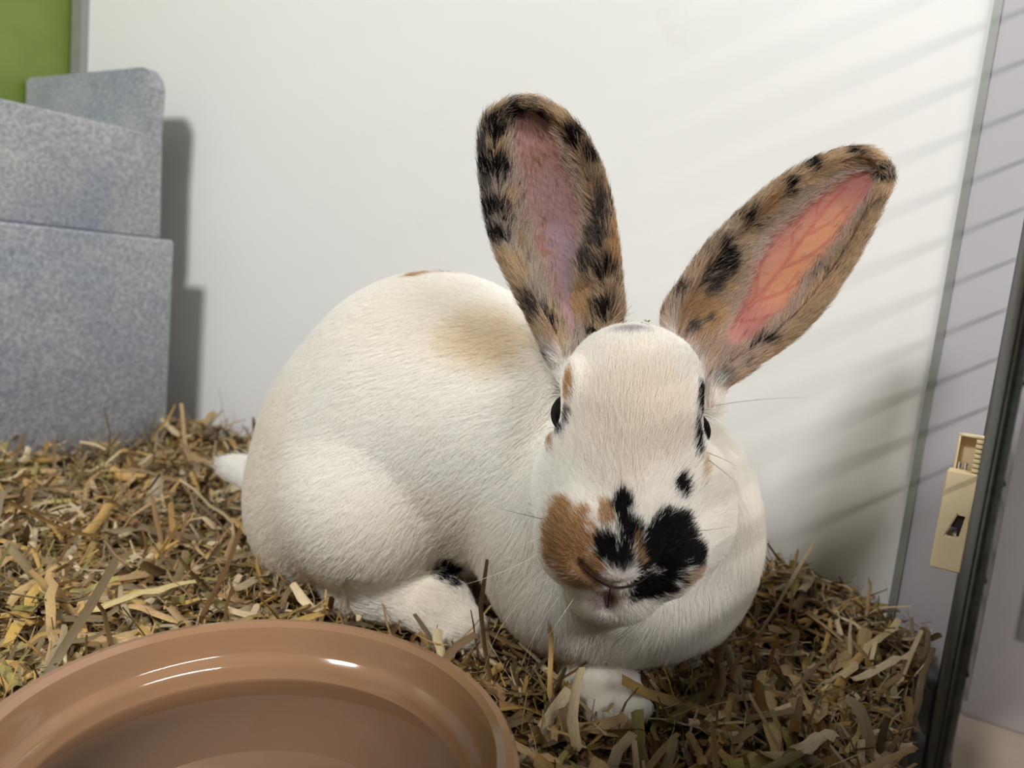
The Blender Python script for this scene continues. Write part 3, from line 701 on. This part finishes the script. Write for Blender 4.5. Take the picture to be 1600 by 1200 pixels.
    q = np.stack([p-n*.0006, p+d0*L*.36, p+d0*L*.36+d1*L*.36, p+d0*L*.36+d1*L*.34+unit(tg+n*.02)*L*.30], 1)
    rad = np.where(ear >= 0, .00009, np.where(head, .000085, .00011))
    groups = {'ear_fur': ear == 0, 'ear_fur.001': ear == 1, 'head_fur': head, 'tail_fur': tail, 'foot_fur': feet & ~head, 'paw_fur': paw & ~head}
    rest = np.ones(N, bool)
    for k in groups: groups[k] &= rest; rest &= ~groups[k]
    groups['body_fur'] = rest
    labels = {'ear_fur': 'black and tan fur of the upright ear', 'ear_fur.001': 'tan and black fur of the ear leaning outward', 'head_fur': 'white face fur with tan and black muzzle patches'}
    for k, m in groups.items():
        M = int(m.sum())
        if M == 0: continue
        hc = bpy.data.hair_curves.new(k.split('.')[0]); hc.add_curves([4]*M)
        hc.position_data.foreach_set('vector', (q[m]-RINV).astype(np.float32).ravel())
        ra = hc.attributes.get('radius') or hc.attributes.new('radius', 'FLOAT', 'POINT')
        ra.data.foreach_set('value', (rad[m][:, None]*np.array([1.0, .95, .7, .18])[None]).astype(np.float32).ravel())
        ca = hc.attributes.new('fcol', 'FLOAT_COLOR', 'CURVE'); cc = np.ones((M, 4), np.float32); cc[:, :3] = c[m]; ca.data.foreach_set('color', cc.ravel())
        o = link(k, hc, RAB, [M_fur])
        if k in labels: o['label'] = labels[k]
make_fur(700000)

# ------------------------------------------------------------------ whiskers, lashes
def whisker(pts, r, m, name='whisker'):
    V = [Vector(p)-Vector(RINV) for p in pts]; bm = bmesh.new(); n = 7; P0, P1, P2 = V
    c = [P0*(1-t)**2+P1*2*t*(1-t)+P2*t*t for t in [i/n for i in range(n+1)]]
    tube_bm(bm, c, [r*(1-.8*i/n) for i in range(n+1)], 4); bm_obj(name, bm, m, RAB)
for (a, b, c, dd, m) in [((850, 860), (790, 900), (692, 922), (-.01, -.005), M_whisk), ((860, 900), (775, 960), (757, 1045), (0, 0), M_whisk), ((875, 915), (835, 960), (820, 1065), (0, .01), M_whisk), ((900, 930), (860, 990), (845, 1010), (0, .01), M_whisk),
    ((852, 812), (800, 800), (775, 793), (0, .01), M_whiskd), ((850, 838), (815, 850), (770, 880), (0, .01), M_whisk), ((1075, 830), (1110, 830), (1140, 822), (0, .01), M_whiskd), ((1040, 930), (1058, 945), (1068, 962), (0, .0), M_whisk), ((1028, 935), (1045, 950), (1052, 972), (0, .0), M_whisk), ((1060, 915), (1085, 930), (1092, 950), (0, 0), M_whisk),
    ((1108, 636), (1170, 622), (1262, 621), (.0, .01), M_whiskd), ((1098, 705), (1130, 715), (1150, 728), (0, .0), M_whiskd), ((1098, 712), (1130, 735), (1148, 752), (0, 0), M_whiskd), ((880, 925), (830, 985), (812, 1050), (.0, .005), M_whisk)]:
    d = surf(*a) or .43; whisker([P(*a, d), P(*b, d-.012+dd[0]), P(*c, d+dd[1])], .00022, m)
for (x, y, dx, dy) in [(872, 606, -14, -8), (873, 610, -18, -2), (872, 614, -20, 4), (874, 602, -9, -11), (870, 618, -16, 7), (870, 668, -16, 2), (869, 674, -13, 8), (1098, 645, 14, 4), (1100, 650, 17, 7), (1099, 655, 14, 9), (1101, 641, 12, 0)]:
    d = .440; whisker([P(x, y, d), P(x+dx*.5, y+dy*.4-2, d-.003), P(x+dx, y+dy, d)], .00022, M_whiskd, 'eyelash')

# ------------------------------------------------------------------ straw bedding
PAL = {'golden': (.56, .37, .13), 'tan': (.47, .33, .17), 'pale': (.70, .58, .38), 'greyish brown': (.25, .185, .10), 'olive': (.40, .35, .12), 'brown': (.30, .18, .08)}
PN = list(PAL); PC = np.array([PAL[k] for k in PN])
def bed_h(x, y):
    p = np.stack([x, y, 0*x], 1)
    h = (vnoise(p, 16, 61)-.5)*.020+(vnoise(p, 42, 62)-.5)*.012-.004
    h = h+.036*np.exp(-((x+.095)**2+(y-.635)**2)/.055**2)+.012*np.exp(-((x+.86)**2+(y-.66)**2)/.08**2)
    rb = np.hypot(x-BC[0], y-BC[1]); h = h-.010*np.exp(-np.maximum(rb-.118, 0)/.012)-.010*np.exp(-((x+.305)**2+(y-.40)**2)/.05**2)
    return np.minimum(h, BZ-.018)+.0*x if False else h
def in_rabbit(p):
    ok = ((p > LO) & (p < HI)).all(1); v = np.full(len(p), 1.0); v[ok] = field(p[ok]); return v
NEST = field  # the body presses into the bedding where it rests
def mound():
    xs = np.arange(-1.24, -.0, .008); ys = np.arange(-.1, WY-.002, .008); X, Y = np.meshgrid(xs, ys, indexing='ij')
    h = bed_h(X.ravel(), Y.ravel())-.016; nx, ny = X.shape
    rb = np.hypot(X.ravel()-BC[0], Y.ravel()-BC[1]); h = np.where(rb < .120, FZ+.002, h)
    V = np.stack([X.ravel(), Y.ravel(), h], 1); i = np.arange(nx*ny).reshape(nx, ny)
    Q = np.stack([i[:-1, :-1].ravel(), i[1:, :-1].ravel(), i[1:, 1:].ravel(), i[:-1, 1:].ravel()], 1); return V, Q
def strips(n, cen, az, pitch, length, width, bend, kink, K=5, vee=.5, twist=None):
    """n folded strips of straw: centre line bent and kinked, three points across"""
    u = np.linspace(-.5, .5, K); V = np.zeros((n, K, 3, 3)); tw = rng.normal(0, .5, n) if twist is None else twist
    d = np.stack([np.cos(az)*np.cos(pitch), np.sin(az)*np.cos(pitch), np.sin(pitch)], 1); sd = np.stack([-np.sin(az), np.cos(az), 0*az], 1); up = np.cross(d, sd)
    up[up[:, 2] < 0] *= -1
    ct, st = np.cos(tw)[:, None], np.sin(tw)[:, None]; s2 = sd*ct+up*st; u2 = up*ct-sd*st
    kp = rng.random(n)-.5; wv = rng.normal(0, .10, (n, K)); sag = rng.normal(0, .022, (n, K)); lat = rng.normal(0, .012, (n, K)); tp = rng.random(n)*.35; fl = rng.random(n)
    for k in range(K):
        q = u[k]; c = cen+d*(q*length)[:, None]+up*((-bend*q*q*4*.25+np.where(q > kp, (q-kp)*kink, 0))*length)[:, None]+sd*((q*q*bend*.7+lat[:, k])*length)[:, None]+up*(sag[:, k]*length)[:, None]
        wd = width*(1-tp*(q+.5)**2)*(1-.25*fl*abs(2*q)**8)*(1+wv[:, k])
        for m, sg in enumerate((-1, 0, 1)): V[:, k, m] = c+s2*(sg*wd*.5)[:, None]+u2*((.5 if sg == 0 else 0)*vee*wd)[:, None]
    b = (np.arange(n)*K*3)[:, None]; F = []
    for k in range(K-1):
        for m in range(2): F.append(b+np.array([k*3+m, k*3+m+1, (k+1)*3+m+1, (k+1)*3+m])[None])
    uv = np.zeros((n, K, 3, 3)); uv[..., 0] = np.array([0, .5, 1])[None, None]+rng.random(n)[:, None, None]*40; uv[..., 1] = (u[None, :, None]*length[:, None, None]*60); uv[..., 2] = rng.random(n)[:, None, None]*9
    return V.reshape(-1, 3), np.vstack(F), uv.reshape(-1, 3)
def straw_mesh(name, V, F, uv, c):
    me = mesh_np(name, V, F, smooth=False); col_attr(me, 'scol', c)
    a = me.attributes.new('suv', 'FLOAT_VECTOR', 'POINT'); a.data.foreach_set('vector', uv.astype(np.float32).ravel()); return me
def pick(n, x):
    wl = np.array([.26, .22, .22, .16, .07, .07]); return rng.choice(6, n, p=wl)
def build_bedding():
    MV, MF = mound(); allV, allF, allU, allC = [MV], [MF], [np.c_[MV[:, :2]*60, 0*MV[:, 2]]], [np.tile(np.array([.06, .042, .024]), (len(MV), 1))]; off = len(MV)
    for (n, lm, wm, lift, tilt) in [(9000, .024, .0034, -.010, .30), (8500, .030, .0042, -.003, .38), (11000, .020, .0011, .001, .6), (2200, .042, .0055, .003, .36)]:
        # more pieces where the bedding is near
        x = -1.22+1.225*rng.random(n*3); y = .02+(WY-.035)*rng.random(n*3); ds = np.hypot(x, y); k = rng.random(n*3) < np.clip((.42/np.maximum(ds, .2))**1.4, 0, 1); x, y = x[k][:n], y[k][:n]
        th = np.degrees(np.arctan2(x, y)); m = (th > -72) & (np.hypot(x, y) > .2); x, y = x[m], y[m]; n2 = len(x)
        z = bed_h(x, y)+lift+rng.normal(0, .004, n2); cen = np.stack([x, y, z], 1)
        L = np.minimum(lm*np.exp(rng.normal(0, .4, n2)), lm*1.9); W_ = wm*np.exp(rng.normal(0, .35, n2)); az = rng.random(n2)*2*math.pi; pt = rng.normal(0, tilt, n2)
        rb = np.hypot(x-BC[0], y-BC[1]); ok = (rb > BR+.005+L*.35) & (in_rabbit(cen) > .002) & (y < WY-.004-L*.4*np.abs(np.sin(az))) & (x < .001-L*.5*np.abs(np.cos(az))) & ~((x < -.90) & (y < .625))
        cen, L, W_, az, pt = cen[ok], L[ok], W_[ok], az[ok], pt[ok]; n3 = len(cen)
        V, F, U = strips(n3, cen, az, pt, L, W_, rng.normal(0, .4, n3), rng.normal(0, .6, n3), K=5)
        c = PC[pick(n3, cen)]*(.48+.66*rng.random(n3))[:, None]; c = np.repeat(c, 15, axis=0)
        allV.append(V); allF.append(F+off); allU.append(U); allC.append(c); off += len(V)
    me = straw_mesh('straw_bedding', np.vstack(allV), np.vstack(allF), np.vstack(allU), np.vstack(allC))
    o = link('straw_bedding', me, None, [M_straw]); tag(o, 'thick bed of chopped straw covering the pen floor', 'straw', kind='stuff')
build_bedding()

def region_of(x, y):
    if y > .60 and x > -.2: return 'in the corner by the wire'
    if x > -.125: return 'between rabbit and wire'
    if x > -.24 and y < .36: return 'between bowl and front paw'
    if x < -.70: return 'at the shelter foot'
    if y > .50: return 'near the rabbit tail'
    return 'left open beside the bowl' if False else ('beside the hind foot' if x > -.40 else 'behind the bowl')
def build_stalks():
    seen = {}; n = 0; tries = 0
    while n < 290 and tries < 6000:
        tries += 1; x = -.80*random.random()**.8-.012; y = .16+random.random()*.5
        ds = math.hypot(x, y)
        if random.random() > (.36/max(ds, .3))**1.6 or math.degrees(math.atan2(-x, y)) > 66: continue
        L = min(.085, .028*math.exp(random.gauss(.35, .40))); Wd = .0055*math.exp(random.gauss(0, .32)); az = random.random()*2*math.pi
        if math.hypot(x-BC[0], y-BC[1]) < BR+.006+L*.42 or y+L*.4 > WY-.004 or x+L*.42 > -.004 or (x < -.87 and y < .64): continue
        pt = random.gauss(0, .13); z = float(bed_h(np.array([x]), np.array([y]))[0])+.004+abs(math.sin(pt))*L*.3
        e1 = np.array([[x+s*math.cos(az)*L*.5, y+s*math.sin(az)*L*.5, z+s*math.sin(pt)*L*.5] for s in (-1, -.5, 0, .5, 1)])
        if in_rabbit(e1).min() < .016 or np.hypot(e1[:, 0]+.30, e1[:, 1]-.385).min() < .042: continue
        ci = int(pick(1, None)[0]); kink = random.gauss(0, .5); bend = random.gauss(0, .3)
        size = 'long' if L > .055 else 'short' if L < .03 else ''; shape = 'sharply bent' if abs(kink) > .55 else 'upturned' if abs(pt) > .19 else 'broad' if Wd > .0068 else 'thin' if Wd < .0044 else 'flat'
        reg = region_of(x, y); a8 = (az % math.pi)/math.pi*4; way = ('along the back wall', 'at the wire', 'at the back wall', 'at the shelter')[int(a8+.5) % 4]; lab = f'{size} {shape} {PN[ci]} straw stalk {reg}, pointing {way}'.strip()
        if lab in seen or len(lab.replace(',', '').split()) > 16: continue
        seen[lab] = 1
        V, F, U = strips(1, np.zeros((1, 3)), np.array([az]), np.array([pt]), np.array([L]), np.array([Wd]), np.array([bend]), np.array([kink]), K=7, vee=.55)
        c = np.tile(PC[ci]*(.85+.4*random.random()), (21, 1))
        me = straw_mesh('straw_stalk', V, F, U, c); o = link('straw_stalk', me, None, [M_straw]); o.location = (x, y, z)
        tag(o, lab, 'straw', 'straw stalks ' + reg); n += 1
build_stalks()

def lay(a, b, lift, width, rgb, label, bend=0.1, kink=0.0, twist=0.0):
    """a long stalk lying on the bed between two places (x, y)"""
    a = Vector((a[0], a[1], float(bed_h(np.array([a[0]]), np.array([a[1]]))[0])+lift[0])); b = Vector((b[0], b[1], float(bed_h(np.array([b[0]]), np.array([b[1]]))[0])+lift[1]))
    d = b-a; L = d.length; o1 = np.ones(1)
    V, F, U = strips(1, np.zeros((1, 3)), o1*math.atan2(d.y, d.x), o1*math.asin(d.z/L), o1*L, o1*width, o1*bend, o1*kink, K=9, vee=.4, twist=o1*twist)
    me = straw_mesh('straw_stalk', V, F, U, np.tile(np.array(rgb), (len(V), 1))); o = link('straw_stalk', me, None, [M_straw]); o.location = (a+b)/2
    tag(o, label, 'straw', 'long straw stalks on top of the bed')
def bedpt(px, py, z=.008):
    d = CF+CR*(px-800)/FPX-CU*(py-600)/FPX; return CC+d*((z-CH)/d[2])
lay(bedpt(130, 950)[:2], bedpt(305, 915)[:2], (.012, .014), .0095, (.62, .52, .27), 'long broad pale straw stalk lying behind the rim of the bowl')
lay(bedpt(68, 905)[:2], bedpt(78, 1075)[:2], (.020, .008), .0058, (.60, .42, .20), 'bent golden straw stalk lying toward the bowl rim', .2, .5)
lay(bedpt(10, 990)[:2], bedpt(75, 900)[:2], (.006, .014), .007, (.66, .45, .14), 'bright yellow straw stalk beside the bent golden one', .1)
lay(bedpt(1195, 1035)[:2], bedpt(1215, 1175)[:2], (.012, .010), .0115, (.62, .44, .18), 'broad golden straw stalk lying straight between chest and wire', .05)
lay(bedpt(1225, 1040)[:2], bedpt(1290, 1130)[:2], (.014, .008), .0075, (.50, .34, .15), 'tan straw stalk slanting beside the broad golden one', .1)
lay(bedpt(1315, 1050)[:2], bedpt(1402, 990)[:2], (.012, .016), .0055, (.66, .52, .30), 'slim pale straw stalk sticking up toward the wire corner', .0)
lay(bedpt(1325, 1060)[:2], bedpt(1425, 1028)[:2], (.014, .014), .0065, (.72, .60, .42), 'pale straw stalk lying below the slim one near the wire', .05)
lay(bedpt(1140, 1196)[:2], bedpt(1262, 1192)[:2], (.012, .012), .014, (.46, .42, .12), 'yellow green leaf blade lying in front of the broad golden stalk', .3)
lay(bedpt(1238, 1192)[:2], bedpt(1302, 1162)[:2], (.016, .018), .0085, (.74, .62, .42), 'pale split straw end beside the yellow green leaf', .0)
lay(bedpt(806, 1098, .03)[:2], bedpt(868, 1172)[:2], (.026, .006), .007, (.70, .50, .27), 'folded orange tan straw stalk leaning on the bowl rim', .25, .5)
def crumb():
    d = surf(1010, 512) or .46; c = P(1010, 508, d-.002); n = 3
    V, F, U = strips(n, np.tile(c, (n, 1))+rng.normal(0, .0012, (n, 3)), rng.random(n)*3, rng.normal(0, .2, n), np.full(n, .008), np.full(n, .0016), rng.normal(0, .5, n), rng.normal(0, .5, n), K=5)
    me = straw_mesh('hay_scrap', V, F, U, np.tile(np.array([.40, .36, .15]), (len(V), 1))); o = link('hay_scrap', me, None, [M_straw])
    tag(o, 'tiny green hay scrap caught in the fur between the ears', 'hay')
crumb()
